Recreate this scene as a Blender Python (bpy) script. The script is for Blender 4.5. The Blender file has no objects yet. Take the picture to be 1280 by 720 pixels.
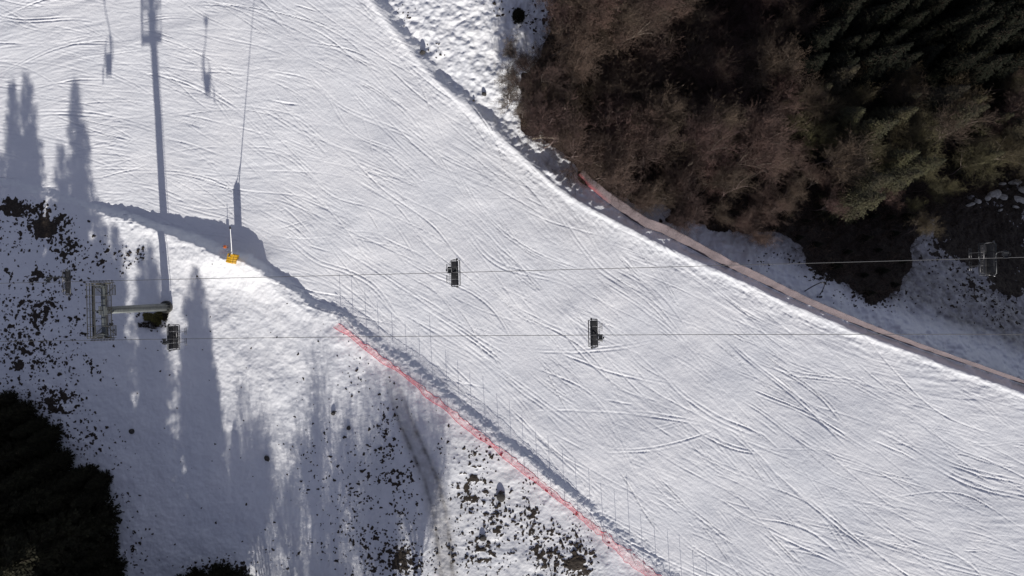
import bpy, bmesh, math, random
import numpy as np
from mathutils import Vector, Matrix

rng = np.random.default_rng(11)
random.seed(11)
scene = bpy.context.scene
COL = scene.collection
H = 88.0            # drone height above the piste
F = 900.0           # focal length in pixels of the 1280 wide photo
SUN_EL = math.radians(21.0)
TAN = math.tan(SUN_EL)

# ------------------------------------------------------------------ helpers
def wpt(px, py, z=0.0):
    return ((px-640)/F*(H-z), (360-py)/F*(H-z))

def link(o, parent=None):
    COL.objects.link(o)
    if parent is not None: o.parent = parent
    return o

def tag(o, label=None, cat=None, group=None, kind=None):
    if label: o['label'] = label
    if cat: o['category'] = cat
    if group: o['group'] = group
    if kind: o['kind'] = kind
    return o

def empty(name, loc, rz=0.0):
    o = bpy.data.objects.new(name, None)
    o.empty_display_size = 0.3
    o.location = loc; o.rotation_euler = (0, 0, rz)
    return link(o)

class MB:
    """collects simple shapes into one mesh"""
    def __init__(s): s.v = []; s.f = []
    def add(s, vs, fs):
        b = len(s.v); s.v += [tuple(v) for v in vs]
        s.f += [tuple(i+b for i in f) for f in fs]
    def box(s, c, d, rot=None, taper=1.0):
        x, y, z = d[0]/2, d[1]/2, d[2]/2
        vs = [(-x,-y,-z),(x,-y,-z),(x,y,-z),(-x,y,-z),(-x*taper,-y*taper,z),(x*taper,-y*taper,z),(x*taper,y*taper,z),(-x*taper,y*taper,z)]
        if rot is not None: vs = [tuple(rot @ Vector(v)) for v in vs]
        vs = [(v[0]+c[0], v[1]+c[1], v[2]+c[2]) for v in vs]
        s.add(vs, [(0,3,2,1),(4,5,6,7),(0,1,5,4),(1,2,6,5),(2,3,7,6),(3,0,4,7)])
    def rbox(s, c, d, r=0.05, rot=None):
        """box with chamfered edges"""
        bm = bmesh.new(); bmesh.ops.create_cube(bm, size=1.0)
        for v in bm.verts: v.co = Vector((v.co.x*d[0], v.co.y*d[1], v.co.z*d[2]))
        bmesh.ops.bevel(bm, geom=bm.edges[:], offset=r, segments=3, profile=0.6, affect='EDGES')
        bm.verts.ensure_lookup_table()
        for i, v in enumerate(bm.verts): v.index = i
        vs = []
        for v in bm.verts:
            p = v.co.copy()
            if rot is not None: p = rot @ p
            vs.append((p.x+c[0], p.y+c[1], p.z+c[2]))
        s.add(vs, [tuple(v.index for v in f.verts) for f in bm.faces]); bm.free()
    def tube(s, p0, p1, r0, r1=None, n=8, cap=True):
        r1 = r0 if r1 is None else r1
        p0 = Vector(p0); p1 = Vector(p1); d = (p1-p0)
        if d.length < 1e-6: return
        d.normalize()
        a = d.orthogonal().normalized(); b = d.cross(a)
        vs = []
        for p, r in ((p0, r0), (p1, r1)):
            for i in range(n):
                t = 2*math.pi*i/n
                vs.append(p + a*(math.cos(t)*r) + b*(math.sin(t)*r))
        fs = [(i, (i+1) % n, n+(i+1) % n, n+i) for i in range(n)]
        if cap: fs += [tuple(range(n))[::-1], tuple(range(n, 2*n))]
        s.add(vs, fs)
    def path(s, pts, r, n=8):
        """continuous swept tube; r a number or a list"""
        pts = [Vector(p) for p in pts]; m = len(pts)
        rs = r if isinstance(r, (list, tuple)) else [r]*m
        vs = []; a = None
        for k, p in enumerate(pts):
            d = (pts[min(k+1, m-1)]-pts[max(k-1, 0)]).normalized()
            if a is None: a = d.orthogonal().normalized()
            else: a = (a - d*a.dot(d)).normalized()
            b = d.cross(a)
            for i in range(n):
                t = 2*math.pi*i/n
                vs.append(p + a*(math.cos(t)*rs[k]) + b*(math.sin(t)*rs[k]))
        fs = []
        for k in range(m-1):
            for i in range(n):
                fs.append((k*n+i, k*n+(i+1) % n, (k+1)*n+(i+1) % n, (k+1)*n+i))
        fs += [tuple(range(n))[::-1], tuple((m-1)*n+i for i in range(n))]
        s.add(vs, fs)
    def mesh(s, name, mat, smooth=False):
        me = bpy.data.meshes.new(name); me.from_pydata(s.v, [], s.f); me.update()
        me.materials.append(mat)
        if smooth: me.shade_smooth()
        return me
    def build(s, name, mat, parent=None, smooth=False):
        return link(bpy.data.objects.new(name, s.mesh(name, mat, smooth)), parent)

def np_mesh(name, V, Fq, mat, smooth=False):
    """fast mesh from arrays; faces all with the same number of corners"""
    me = bpy.data.meshes.new(name)
    V = np.asarray(V, dtype=np.float32); Fq = np.asarray(Fq, dtype=np.int32)
    k = Fq.shape[1]
    me.vertices.add(len(V)); me.vertices.foreach_set('co', V.ravel())
    me.loops.add(Fq.size); me.loops.foreach_set('vertex_index', Fq.ravel())
    me.polygons.add(len(Fq)); me.polygons.foreach_set('loop_start', np.arange(0, Fq.size, k, dtype=np.int32))
    me.update(calc_edges=True)
    if smooth: me.polygons.foreach_set('use_smooth', np.ones(len(Fq), dtype=bool))
    me.materials.append(mat)
    me.validate()
    return me

def seg_tubes(segs, n=3):
    """segs (m,8): p0 p1 r0 r1 -> vertex and quad arrays"""
    S = np.asarray(segs, dtype=np.float64)
    p0 = S[:, 0:3]; p1 = S[:, 3:6]; r0 = S[:, 6]; r1 = S[:, 7]
    d = p1-p0; d /= (np.linalg.norm(d, axis=1, keepdims=True)+1e-9)
    ref = np.where(np.abs(d[:, 2:3]) < 0.9, np.array([[0, 0, 1.0]]), np.array([[1.0, 0, 0]]))
    a = np.cross(d, ref); a /= (np.linalg.norm(a, axis=1, keepdims=True)+1e-9)
    b = np.cross(d, a)
    V = []
    for p, r in ((p0, r0), (p1, r1)):
        for i in range(n):
            t = 2*math.pi*i/n
            V.append(p + a*(math.cos(t)*r)[:, None] + b*(math.sin(t)*r)[:, None])
    V = np.stack(V, axis=1)      # m, 2n, 3
    m = len(S)
    base = (np.arange(m)*2*n)[:, None]
    fs = []
    for i in range(n):
        fs.append(base + np.array([[i, (i+1) % n, n+(i+1) % n, n+i]]))
    Fq = np.concatenate(fs, axis=0)
    return V.reshape(-1, 3), Fq

# ------------------------------------------------------------------ noise
TAB = rng.random((256, 256))
def vnoise(x, y, off=0):
    x = x + off*17.31 + 1000; y = y + off*9.77 + 1000
    xi = np.floor(x).astype(np.int64); yi = np.floor(y).astype(np.int64)
    fx = x-xi; fy = y-yi
    fx = fx*fx*fx*(fx*(fx*6-15)+10); fy = fy*fy*fy*(fy*(fy*6-15)+10)
    a = TAB[xi & 255, yi & 255]; b = TAB[(xi+1) & 255, yi & 255]
    c = TAB[xi & 255, (yi+1) & 255]; d = TAB[(xi+1) & 255, (yi+1) & 255]
    return (a*(1-fx)+b*fx)*(1-fy) + (c*(1-fx)+d*fx)*fy
def fbm(x, y, oct=4, off=0, gain=.5):
    s = 0; a = 1; t = 0
    for i in range(oct):
        xr = x*math.cos(i*1.1)-y*math.sin(i*1.1); yr = x*math.sin(i*1.1)+y*math.cos(i*1.1)
        s = s + a*vnoise(xr*2**i, yr*2**i, off+i*3.7); t += a; a *= gain
    return s/t
def sstep(t):
    t = np.clip(t, 0, 1); return t*t*(3-2*t)

# ------------------------------------------------------------------ terrain layout
CREST = [(-900,150),(-300,200),(-60,222),(0,232),(60,246),(130,268),(200,288),(245,303),(285,322),(312,329),(347,352),(388,380),(429,398),(475,432),
         (545,484),(605,533),(685,596),(745,645),(834,716),(964,826),(1150,1000),(1900,1700)]
CH_X = [-900,0,100,160,200,240,300,345,395,470,600,700,740,790,960,1900]
CH_H = [.25,.3,.35,.65,.85,1.05,1.25,.85,.50,.33,.38,.42,.3,.15,.15,.3]
EDGE = [(150,-800),(340,-220),(430,-60),(465,0),(500,45),(545,100),(600,145),(640,181),(690,226),(725,251),(800,291),(900,338),(1000,384),(1100,425),(1200,462),
        (1280,491),(1400,535),(1700,640),(2600,950)]
def poly_w(P): return np.array([wpt(a, b) for a, b in P])
CREST_W = poly_w(CREST); EDGE_W = poly_w(EDGE)
def pdist(X, Y, W, P):
    """distance to the polyline and the photo x of the nearest point"""
    best = np.full(X.shape, 1e9); par = np.zeros(X.shape)
    for i in range(len(W)-1):
        ax, ay = W[i]; bx, by = W[i+1]; dx, dy = bx-ax, by-ay
        t = np.clip(((X-ax)*dx+(Y-ay)*dy)/(dx*dx+dy*dy), 0, 1)
        d = np.hypot(X-ax-t*dx, Y-ay-t*dy)
        m = d < best
        best = np.where(m, d, best); par = np.where(m, P[i][0]+t*(P[i+1][0]-P[i][0]), par)
    return best, par

def terrain(X, Y):
    """height without ski tracks, plus the piste mask"""
    X = np.asarray(X, float); Y = np.asarray(Y, float)
    wob = (fbm(X*.35, Y*.35, 3, 1)-.5)*.9 + (fbm(X*1.7, Y*1.7, 2, 7)-.5)*.3
    dL, pL = pdist(X, Y, CREST_W, CREST)
    sL = np.where(Y < np.interp(X, CREST_W[:, 0], CREST_W[:, 1]), 1.0, -1.0)
    dL = dL*sL + wob*.7
    dR, pR = pdist(X, Y, EDGE_W, EDGE)
    sR = np.where(Y > np.interp(X, EDGE_W[:, 0], EDGE_W[:, 1]), 1.0, -1.0)
    dR = dR*sR + wob*.35
    h = np.interp(pL, CH_X, CH_H)
    # left bank
    wf = np.exp(-(np.clip(dL, 0, 99)/5.)**2); h = h*wf+.6*(1-wf)
    up = h*sstep((dL+1.1)/1.2)
    ridge = -h*.38*(1-np.exp(-np.clip(dL, 0, 99)/2.2)) + .035*np.clip(dL-3, 0, 60)
    z = up + ridge*(dL > 0)
    offL = sstep(dL/1.0)
    lump = (fbm(X*.22, Y*.22, 4, 2)-.5)*.7 + (fbm(X*.9, Y*.9, 3, 5)-.5)*.22 + (fbm(X*2.6, Y*2.6, 2, 12)-.5)*.07
    z = z + offL*(lump*.6+(fbm(X*4.5, Y*4.5, 2, 14)-.5)*.05)
    # second low snow ridge of the groomed bank between tower and fence
    cx, cy = wpt(320, 335); z = z + .45*np.exp(-(((X-cx)/3.4)**2+((Y-cy)/2.2)**2))
    cx, cy = wpt(270, 322); z = z + .3*np.exp(-(((X-cx)/5)**2+((Y-cy)/1.4)**2))
    cx, cy = wpt(281, 368); z = z - .45*np.exp(-(((X-cx)/2.2)**2+((Y-cy)/2.4)**2))
    # beyond the right edge: snow shelf on the left part, ravine on the right part
    f = sstep((pR-585)/130.)
    d = np.clip(dR, 0, 400)
    shelf = -.75*sstep(d/1.6) + .02*d
    rav = -np.interp(d, [0, 1.2, 5, 20, 45, 90, 400], [0, .75, 3.1, 9.6, 17.0, 22.0, 30.0])
    offR = sstep(dR/.8)
    lumpR = (fbm(X*.5, Y*.5, 4, 22)-.5)*.55 + (fbm(X*1.6, Y*1.6, 3, 25)-.5)*.30
    z = z + np.where(dR > 0, shelf*(1-f)+rav*f, 0) + offR*lumpR*(1+.8*f)
    # soft lip where the groomer leaves the edge
    z = z + .10*np.exp(-((dR+.25)/.35)**2)
    piste = (1-offL)*(1-offR)
    z = z - .07*(Y+12)*sstep((X+32)/85.)*(1-.6*sstep((dR+2)/6))
    z = z + piste*((fbm(X*.09, Y*.09, 3, 31)-.5)*.5 + (fbm(X*.4, Y*.4, 3, 33)-.5)*.07)
    # the valley falls away to the left, far outside the frame
    z = z - .1*np.clip(-75-X, 0, 400)
    return z, piste, dL, dR, pL, pR

def gz(x, y):
    return float(terrain(np.array([x]), np.array([y]))[0][0])
def ground_at(px, py):
    """point of the terrain seen at a photo pixel"""
    z = 0.0
    for _ in range(14):
        x, y = wpt(px, py, z); z = .5*z+.5*gz(x, y)
    x, y = wpt(px, py, z)
    return Vector((x, y, gz(x, y)))
def base_for(px, py, hh):
    """base of a thing whose middle, hh above its base, is seen at a photo pixel"""
    z = 0.0
    for _ in range(14):
        x, y = wpt(px, py, z+hh); z = .5*z+.5*gz(x, y)
    x, y = wpt(px, py, z+hh)
    return Vector((x, y, gz(x, y)))

# ------------------------------------------------------------------ materials
def new_mat(name):
    m = bpy.data.materials.new(name); m.use_nodes = True
    nt = m.node_tree; b = nt.nodes['Principled BSDF']
    return m, nt, b
def N(nt, t, **kw):
    n = nt.nodes.new(t)
    for k, v in kw.items(): setattr(n, k, v)
    return n
def simple(name, c, rough=.6, metal=0.0, var=.25, scale=3.0, bump=0.0, c2=None, spec=.5, objrand=False):
    m, nt, b = new_mat(name)
    tc = N(nt, 'ShaderNodeTexCoord')
    no = N(nt, 'ShaderNodeTexNoise'); no.inputs['Scale'].default_value = scale; no.inputs['Detail'].default_value = 6
    nt.links.new(tc.outputs['Object'], no.inputs['Vector'])
    r = N(nt, 'ShaderNodeValToRGB')
    c2 = c2 or tuple(x*(1-var) for x in c)
    r.color_ramp.elements[0].position = .32; r.color_ramp.elements[1].position = .68
    r.color_ramp.elements[0].color = (*c2, 1); r.color_ramp.elements[1].color = (*c, 1)
    nt.links.new(no.outputs['Fac'], r.inputs['Fac'])
    src = r.outputs['Color']
    if objrand:
        oi = N(nt, 'ShaderNodeObjectInfo')
        hs = N(nt, 'ShaderNodeHueSaturation')
        mr = N(nt, 'ShaderNodeMapRange'); mr.inputs[3].default_value = .65; mr.inputs[4].default_value = 1.35
        nt.links.new(oi.outputs['Random'], mr.inputs[0]); nt.links.new(mr.outputs[0], hs.inputs['Value'])
        mr2 = N(nt, 'ShaderNodeMapRange'); mr2.inputs[3].default_value = .475; mr2.inputs[4].default_value = .525
        mt = N(nt, 'ShaderNodeMath', operation='FRACT'); mm = N(nt, 'ShaderNodeMath', operation='MULTIPLY'); mm.inputs[1].default_value = 7.3
        nt.links.new(oi.outputs['Random'], mm.inputs[0]); nt.links.new(mm.outputs[0], mt.inputs[0])
        nt.links.new(mt.outputs[0], mr2.inputs[0]); nt.links.new(mr2.outputs[0], hs.inputs['Hue'])
        nt.links.new(src, hs.inputs['Color']); src = hs.outputs['Color']
    nt.links.new(src, b.inputs['Base Color'])
    b.inputs['Roughness'].default_value = rough; b.inputs['Metallic'].default_value = metal
    b.inputs['Specular IOR Level'].default_value = spec
    if bump:
        bp = N(nt, 'ShaderNodeBump'); bp.inputs['Strength'].default_value = bump; bp.inputs['Distance'].default_value = .02
        nt.links.new(no.outputs['Fac'], bp.inputs['Height']); nt.links.new(bp.outputs['Normal'], b.inputs['Normal'])
    return m

M = {}
M['steel'] = simple('galvanised_steel', (.13,.132,.125), .45, .55, .3, 4, .1)
M['rail'] = simple('weathered_rail', (.13,.13,.12), .5, .5, .4, 3, .1, c2=(.06,.055,.045))
M['tower'] = simple('tower_grey_paint', (.17,.185,.18), .5, .2, .25, 1.5, .1)
M['dark_steel'] = simple('dark_steel', (.045,.047,.05), .45, .6, .3, 6)
M['black'] = simple('black_rubber', (.018,.018,.02), .6, 0, .3, 8)
M['cushion'] = simple('black_cushion', (.022,.022,.026), .7, 0, .35, 5, .2)
M['frame_grey'] = simple('chair_frame_grey', (.09,.09,.095), .35, .7, .3, 5)
M['grating'] = simple('rusty_grating', (.10,.10,.085), .6, .4, .4, 6, .1, c2=(.04,.034,.024))
M['cable'] = simple('steel_rope', (.07,.07,.075), .6, .2, .2, 10)
M['concrete'] = simple('old_concrete', (.28,.27,.25), .85, 0, .3, 3, .3)
M['soilcrete'] = simple('stained_concrete', (.10,.095,.085), .9, 0, .5, 4, .4)
M['yellow'] = simple('yellow_pad', (.80,.44,.015), .5, 0, .12, 2, .3)
M['yellow_dark'] = simple('yellow_pad_straps', (.10,.06,.01), .6, 0, .12, 2)
M['white'] = simple('white_paint', (.78,.78,.78), .4, 0, .06, 3)
M['orange'] = simple('orange_paint', (.72,.16,.03), .5, 0, .15, 4)
M['rednet'] = simple('red_net', (.78,.04,.085), .6, 0, .3, 1.2)
M['redpost'] = simple('fence_post_grey', (.20,.18,.18), .5, 0, .3, 3)
M['orpost'] = simple('fence_post_dark', (.05,.035,.03), .5, 0, .3, 3)
M['rock'] = simple('boulder_stone', (.58,.56,.50), .9, 0, .45, 3, .6)
M['darkrock'] = simple('dark_stone', (.06,.055,.05), .9, 0, .5, 4, .6)
M['soil'] = simple('dark_turf', (.062,.046,.030), .95, 0, .55, 5, .5, c2=(.018,.014,.012))
M['tuft'] = simple('yellow_green_grass', (.22,.20,.05), .85, 0, .5, 5, .4, c2=(.08,.07,.025))
M['log'] = simple('weathered_log', (.36,.31,.24), .85, 0, .35, 5, .4)
M['bark'] = simple('brown_bark', (.18,.14,.12), .9, 0, .35, 2.5, .3, objrand=True)
M['twig'] = simple('brown_twigs', (.120,.076,.058), .85, 0, .35, .35, 0, c2=(.060,.042,.033), objrand=True)
M['mosstwig'] = simple('mossy_twigs', (.10,.085,.040), .85, 0, .4, .45, 0, c2=(.050,.042,.025), objrand=True)
M['palebark'] = simple('grey_bark', (.17,.15,.13), .85, 0, .3, 2, .3)
M['paletwig'] = simple('grey_twigs', (.20,.165,.14), .85, 0, .3, .6, 0)
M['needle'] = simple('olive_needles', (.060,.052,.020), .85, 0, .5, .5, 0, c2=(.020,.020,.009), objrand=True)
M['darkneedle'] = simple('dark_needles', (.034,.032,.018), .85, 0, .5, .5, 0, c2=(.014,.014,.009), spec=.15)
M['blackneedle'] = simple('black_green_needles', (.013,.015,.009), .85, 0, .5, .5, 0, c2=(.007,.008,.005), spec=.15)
M['conbark'] = simple('conifer_bark', (.07,.05,.035), .9, 0, .4, 3, .3)
M['hose'] = simple('black_pipe', (.02,.02,.025), .25, 0, .1, 3)

def fabric_mat():
    m, nt, b = new_mat('faded_orange_fabric')
    tc = N(nt, 'ShaderNodeTexCoord')
    no = N(nt, 'ShaderNodeTexNoise'); no.inputs['Scale'].default_value = .6; no.inputs['Detail'].default_value = 7
    nt.links.new(tc.outputs['Object'], no.inputs['Vector'])
    r = N(nt, 'ShaderNodeValToRGB')
    r.color_ramp.elements[0].position = .3; r.color_ramp.elements[0].color = (.125,.100,.106,1)
    r.color_ramp.elements[1].position = .7; r.color_ramp.elements[1].color = (.185,.145,.150,1)
    nt.links.new(no.outputs['Fac'], r.inputs['Fac'])
    at = N(nt, 'ShaderNodeAttribute', attribute_name='fresh')
    mx = N(nt, 'ShaderNodeMix', data_type='RGBA'); mx.inputs[7].default_value = (.55,.05,.07,1)
    nt.links.new(at.outputs['Fac'], mx.inputs[0]); nt.links.new(r.outputs['Color'], mx.inputs[6])
    nt.links.new(mx.outputs[2], b.inputs['Base Color'])
    b.inputs['Roughness'].default_value = .8
    n2 = N(nt, 'ShaderNodeTexNoise'); n2.inputs['Scale'].default_value = 4; nt.links.new(tc.outputs['Object'], n2.inputs['Vector'])
    mr = N(nt, 'ShaderNodeMapRange'); mr.inputs[3].default_value = .45; mr.inputs[4].default_value = 1.0
    nt.links.new(n2.outputs['Fac'], mr.inputs[0]); nt.links.new(mr.outputs[0], b.inputs['Alpha'])
    return m
M['fabric'] = fabric_mat()

def snow_mat():
    m, nt, b = new_mat('snow_and_turf')
    tc = N(nt, 'ShaderNodeTexCoord')
    def noise(scale, det=5, rough=.55):
        n = N(nt, 'ShaderNodeTexNoise'); n.inputs['Scale'].default_value = scale; n.inputs['Detail'].default_value = det
        n.inputs['Roughness'].default_value = rough
        nt.links.new(tc.outputs['Object'], n.inputs['Vector']); return n
    big = noise(.12, 5); fine = noise(5.0, 8, .65); med = noise(1.3, 6)
    r = N(nt, 'ShaderNodeValToRGB')
    r.color_ramp.elements[0].position = .30; r.color_ramp.elements[0].color = (.76,.775,.80,1)
    r.color_ramp.elements[1].position = .70; r.color_ramp.elements[1].color = (.87,.87,.875,1)
    nt.links.new(big.outputs['Fac'], r.inputs['Fac'])
    # off-piste greys: track mud, dirty snow, and shade painted into the ravine
    at_d = N(nt, 'ShaderNodeAttribute', attribute_name='dirt')
    at_m = N(nt, 'ShaderNodeAttribute', attribute_name='mud_and_shade')
    mud_and_shade = N(nt, 'ShaderNodeValToRGB')
    mud_and_shade.color_ramp.elements[0].position = .35; mud_and_shade.color_ramp.elements[0].color = (.22,.21,.20,1)
    mud_and_shade.color_ramp.elements[1].position = .65; mud_and_shade.color_ramp.elements[1].color = (.46,.45,.445,1)
    nt.links.new(med.outputs['Fac'], mud_and_shade.inputs['Fac'])
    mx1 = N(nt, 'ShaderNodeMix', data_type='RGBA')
    nt.links.new(at_m.outputs['Fac'], mx1.inputs[0]); nt.links.new(r.outputs['Color'], mx1.inputs[6]); nt.links.new(mud_and_shade.outputs['Color'], mx1.inputs[7])
    soil = N(nt, 'ShaderNodeValToRGB')
    soil.color_ramp.elements[0].position = .35; soil.color_ramp.elements[0].color = (.018,.014,.011,1)
    soil.color_ramp.elements[1].position = .68; soil.color_ramp.elements[1].color = (.066,.049,.034,1)
    nt.links.new(fine.outputs['Fac'], soil.inputs['Fac'])
    # ragged edge of the bare patches
    ad = N(nt, 'ShaderNodeMath', operation='ADD'); sb = N(nt, 'ShaderNodeMath', operation='MULTIPLY_ADD')
    sb.inputs[1].default_value = .9; sb.inputs[2].default_value = -.45
    nt.links.new(fine.outputs['Fac'], sb.inputs[0]); nt.links.new(at_d.outputs['Fac'], ad.inputs[0]); nt.links.new(sb.outputs[0], ad.inputs[1])
    rr = N(nt, 'ShaderNodeMapRange'); rr.interpolation_type = 'SMOOTHSTEP'; rr.inputs[1].default_value = .42; rr.inputs[2].default_value = .58
    nt.links.new(ad.outputs[0], rr.inputs[0])
    mx2 = N(nt, 'ShaderNodeMix', data_type='RGBA')
    nt.links.new(rr.outputs[0], mx2.inputs[0]); nt.links.new(mx1.outputs[2], mx2.inputs[6]); nt.links.new(soil.outputs['Color'], mx2.inputs[7])
    nt.links.new(mx2.outputs[2], b.inputs['Base Color'])
    b.inputs['Roughness'].default_value = .65; b.inputs['Specular IOR Level'].default_value = .25
    b1 = N(nt, 'ShaderNodeBump'); b1.inputs['Strength'].default_value = .5; b1.inputs['Distance'].default_value = .05
    b2 = N(nt, 'ShaderNodeBump'); b2.inputs['Strength'].default_value = .30; b2.inputs['Distance'].default_value = .10
    nt.links.new(fine.outputs['Fac'], b1.inputs['Height']); nt.links.new(med.outputs['Fac'], b2.inputs['Height'])
    nt.links.new(b2.outputs['Normal'], b1.inputs['Normal']); nt.links.new(b1.outputs['Normal'], b.inputs['Normal'])
    return m
M['snow'] = snow_mat()

# ------------------------------------------------------------------ bare-ground density (photo pixels: x, y, rx, ry, weight)
ZONES = [(20,262,55,18,1.0),(55,285,40,22,1.0),(90,305,28,18,.9),(10,300,40,30,.5),(95,330,25,18,.55),(140,322,40,20,.6),(175,315,25,12,.5),
         (60,345,60,22,.6),(40,390,60,40,.75),(30,440,60,40,.8),(90,400,45,45,.5),(90,460,45,35,.5),(110,425,30,14,.4),
         (60,500,50,30,.85),(100,545,35,30,.7),(15,470,30,20,.6),(150,600,18,40,.35),(165,690,25,40,.4),
         (445,470,20,40,.28),(480,520,30,35,.4),(400,580,40,50,.35),(455,600,50,60,.45),(485,560,14,60,.6),(500,620,20,60,.65),(470,690,60,35,.7),
         (500,700,40,30,.95),(430,650,30,25,.4),(350,700,40,20,.25),(560,560,18,20,.5),(600,570,26,18,.65),(590,620,30,40,.6),(620,650,40,40,.7),
         (600,690,50,30,.7),(660,640,25,40,.65),(690,690,40,40,.8),(720,700,26,30,.95),(270,710,45,14,.8),(335,690,20,14,.3),
         (625,12,18,10,.55),(655,25,22,28,.5),(500,18,30,12,.35),(690,25,16,30,.8),(540,60,12,10,.3),
         (1262,236,50,34,1.25),(1222,285,66,52,1.25),(1268,325,45,55,1.25),(1060,335,50,26,1.1),(1190,330,30,30,.6),(1220,365,45,28,.7),(1250,385,45,22,.6),(1180,385,12,12,.5),
         (1090,372,50,14,.8),(990,325,60,12,.6),(1050,350,30,18,.7),
         (180,395,14,5,.7),(195,407,18,6,.6),(650,210,30,14,.2)]
def density(PX, PY):
    s = np.zeros(PX.shape)
    for x, y, rx, ry, w in ZONES:
        q = ((PX-x)/rx)**2+((PY-y)/ry)**2
        s = np.maximum(s, w*np.exp(-(q**2*.8 if w > 1 else q*.9)))
    return s
FOREST = [(694,-400),(694,0),(672,60),(655,105),(648,160),(700,185),(735,226),(790,252),(850,274),(930,288),(980,302),(1005,312),(1020,332),(1055,352),(1085,374),(1115,370),(1133,342),
          (1145,300),(1185,262),(1230,238),(1290,228),(1500,215),(2200,200),(2200,-400)]
def in_poly(x, y, P):
    c = np.zeros(np.shape(x), bool); j = len(P)-1
    for i in range(len(P)):
        xi, yi = P[i]; xj, yj = P[j]
        m = ((yi > y) != (yj > y)) & (x < (xj-xi)*(y-yi)/((yj-yi) if yj != yi else 1e-9)+xi)
        c = c ^ m; j = i
    return c

# ------------------------------------------------------------------ the ground sheet
def axis(lim, step, far):
    a = np.arange(-lim, lim+step/2, step); out = []; s = step; v = lim
    while v < far:
        s = min(s*1.22, 40); v += s; out.append(v)
    o = np.array(out)
    return np.concatenate([-(o[::-1])-0, a, o])
STEP = .10
ax = axis(73, STEP, 900); ay = axis(42, STEP, 900)
GX, GY = np.meshgrid(ax, ay)
GZ, PI_, DL, DR, PL, PR = terrain(GX, GY)

# ski tracks carved into the piste
nx, ny = len(ax), len(ay)
ix0 = int(np.argmin(np.abs(ax+73))); iy0 = int(np.argmin(np.abs(ay+42)))
groove = np.zeros((ny, nx), np.float32); rim = np.zeros((ny, nx), np.float32)
def heading(px, py):
    a = np.interp(px, [-60, 120, 300, 480, 650, 900, 1100, 1330], [4, 8, 20, 38, 44, 38, 27, 22])
    return -math.radians(a)
def stamp(pts, w, depth):
    P = np.asarray(pts)
    fx = (P[:, 0]+73)/STEP + ix0; fy = (P[:, 1]+42)/STEP + iy0
    cx = np.round(fx).astype(int); cy = np.round(fy).astype(int)
    R = 3
    ph = rng.uniform(0, 99); depth = depth*(.40+.80*sstep((vnoise(np.arange(len(P))*.008+ph, np.full(len(P), ph), 3)-.25)/.5))
    P = P+np.stack([vnoise(np.arange(len(P))*.03, np.full(len(P), ph), 5)-.5, vnoise(np.arange(len(P))*.03, np.full(len(P), ph+9), 6)-.5], 1)*.14
    fx = (P[:, 0]+73)/STEP + ix0; fy = (P[:, 1]+42)/STEP + iy0
    cx = np.round(fx).astype(int); cy = np.round(fy).astype(int)
    fade = np.minimum(1, np.minimum(np.arange(len(P)), np.arange(len(P))[::-1])/(.25*len(P)+1)*1.0)
    for dx in range(-R, R+1):
        for dy in range(-R, R+1):
            X = cx+dx; Y = cy+dy
            ok = (X > ix0) & (Y > iy0) & (X < nx-ix0-1) & (Y < ny-iy0-1)
            d = np.hypot(X-fx, Y-fy)*STEP
            g = depth*fade*np.exp(-(d/w)**2); r = depth*fade*np.exp(-((d-2.1*w)/(w*.8))**2)
            np.maximum.at(groove, (Y[ok], X[ok]), g[ok].astype(np.float32))
            np.maximum.at(rim, (Y[ok], X[ok]), r[ok].astype(np.float32))
def curve(x, y, a, L, k0, k1, step=.07):
    n = int(L/step); t = np.linspace(0, 1, n)
    kap = k0+(k1-k0)*t
    ang = a+np.cumsum(kap)*step
    return np.stack([x+np.cumsum(np.cos(ang))*step, y+np.cumsum(np.sin(ang))*step], 1)
def skitracks(count, dmin, dmax, wmin, wmax, Lmin, Lmax, spread, double=.6):
    for _ in range(count):
        px = rng.uniform(-60, 1340); py = rng.uniform(-40, 760)
        x, y = wpt(px, py)
        sd = spread*rng.choice([1, 1, .4, 1.6])
        a = heading(px, py)+rng.normal(0, sd)
        L = rng.uniform(Lmin, Lmax)
        k = rng.normal(0, .035); c = curve(x, y, a, L, k, k+rng.normal(0, .03))
        w = rng.uniform(wmin, wmax); dp = rng.uniform(dmin, dmax)
        stamp(c, w, dp)
        if rng.random() < double:
            off = rng.uniform(.3, .6); ang = np.gradient(c, axis=0); ang /= np.linalg.norm(ang, axis=1, keepdims=True)
            stamp(c+np.stack([-ang[:, 1], ang[:, 0]], 1)*off, w, dp*rng.uniform(.6, 1))
def linked_turns(n, Lmin, Lmax, A, dmin, dmax, wmin, wmax, double):
    """long skiers' lines that swing about the fall line"""
    step = .08; m = int(Lmax/step)
    px = rng.uniform(-260, 1300, n); py = rng.uniform(-160, 720, n)
    x, y = wpt(px, py); lam = rng.uniform(14, 46, n); ph = rng.uniform(0, 6.28, n)
    amp = rng.uniform(.3, 1.2, n)*A; bias = rng.normal(0, .13, n); L = rng.uniform(Lmin, Lmax, n)
    out = np.zeros((m, n, 2))
    for k in range(m):
        out[k, :, 0] = x; out[k, :, 1] = y
        u = x/H*F+640; a = -np.radians(np.interp(u, [-60, 120, 300, 480, 650, 900, 1100, 1330], [4, 9, 22, 38, 43, 37, 28, 22]))
        a = a+bias+amp*np.sin(6.283*k*step/lam+ph)
        x = x+np.cos(a)*step; y = y+np.sin(a)*step
    for i in range(n):
        c = out[:int(L[i]/step), i]; w = rng.uniform(wmin, wmax); dp = rng.uniform(dmin, dmax)
        stamp(c, w, dp)
        if rng.random() < double:
            o = rng.uniform(.28, .5); t = np.gradient(c, axis=0); t /= np.linalg.norm(t, axis=1, keepdims=True)
            stamp(c+np.stack([-t[:, 1], t[:, 0]], 1)*o, w, dp*rng.uniform(.6, 1))
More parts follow.
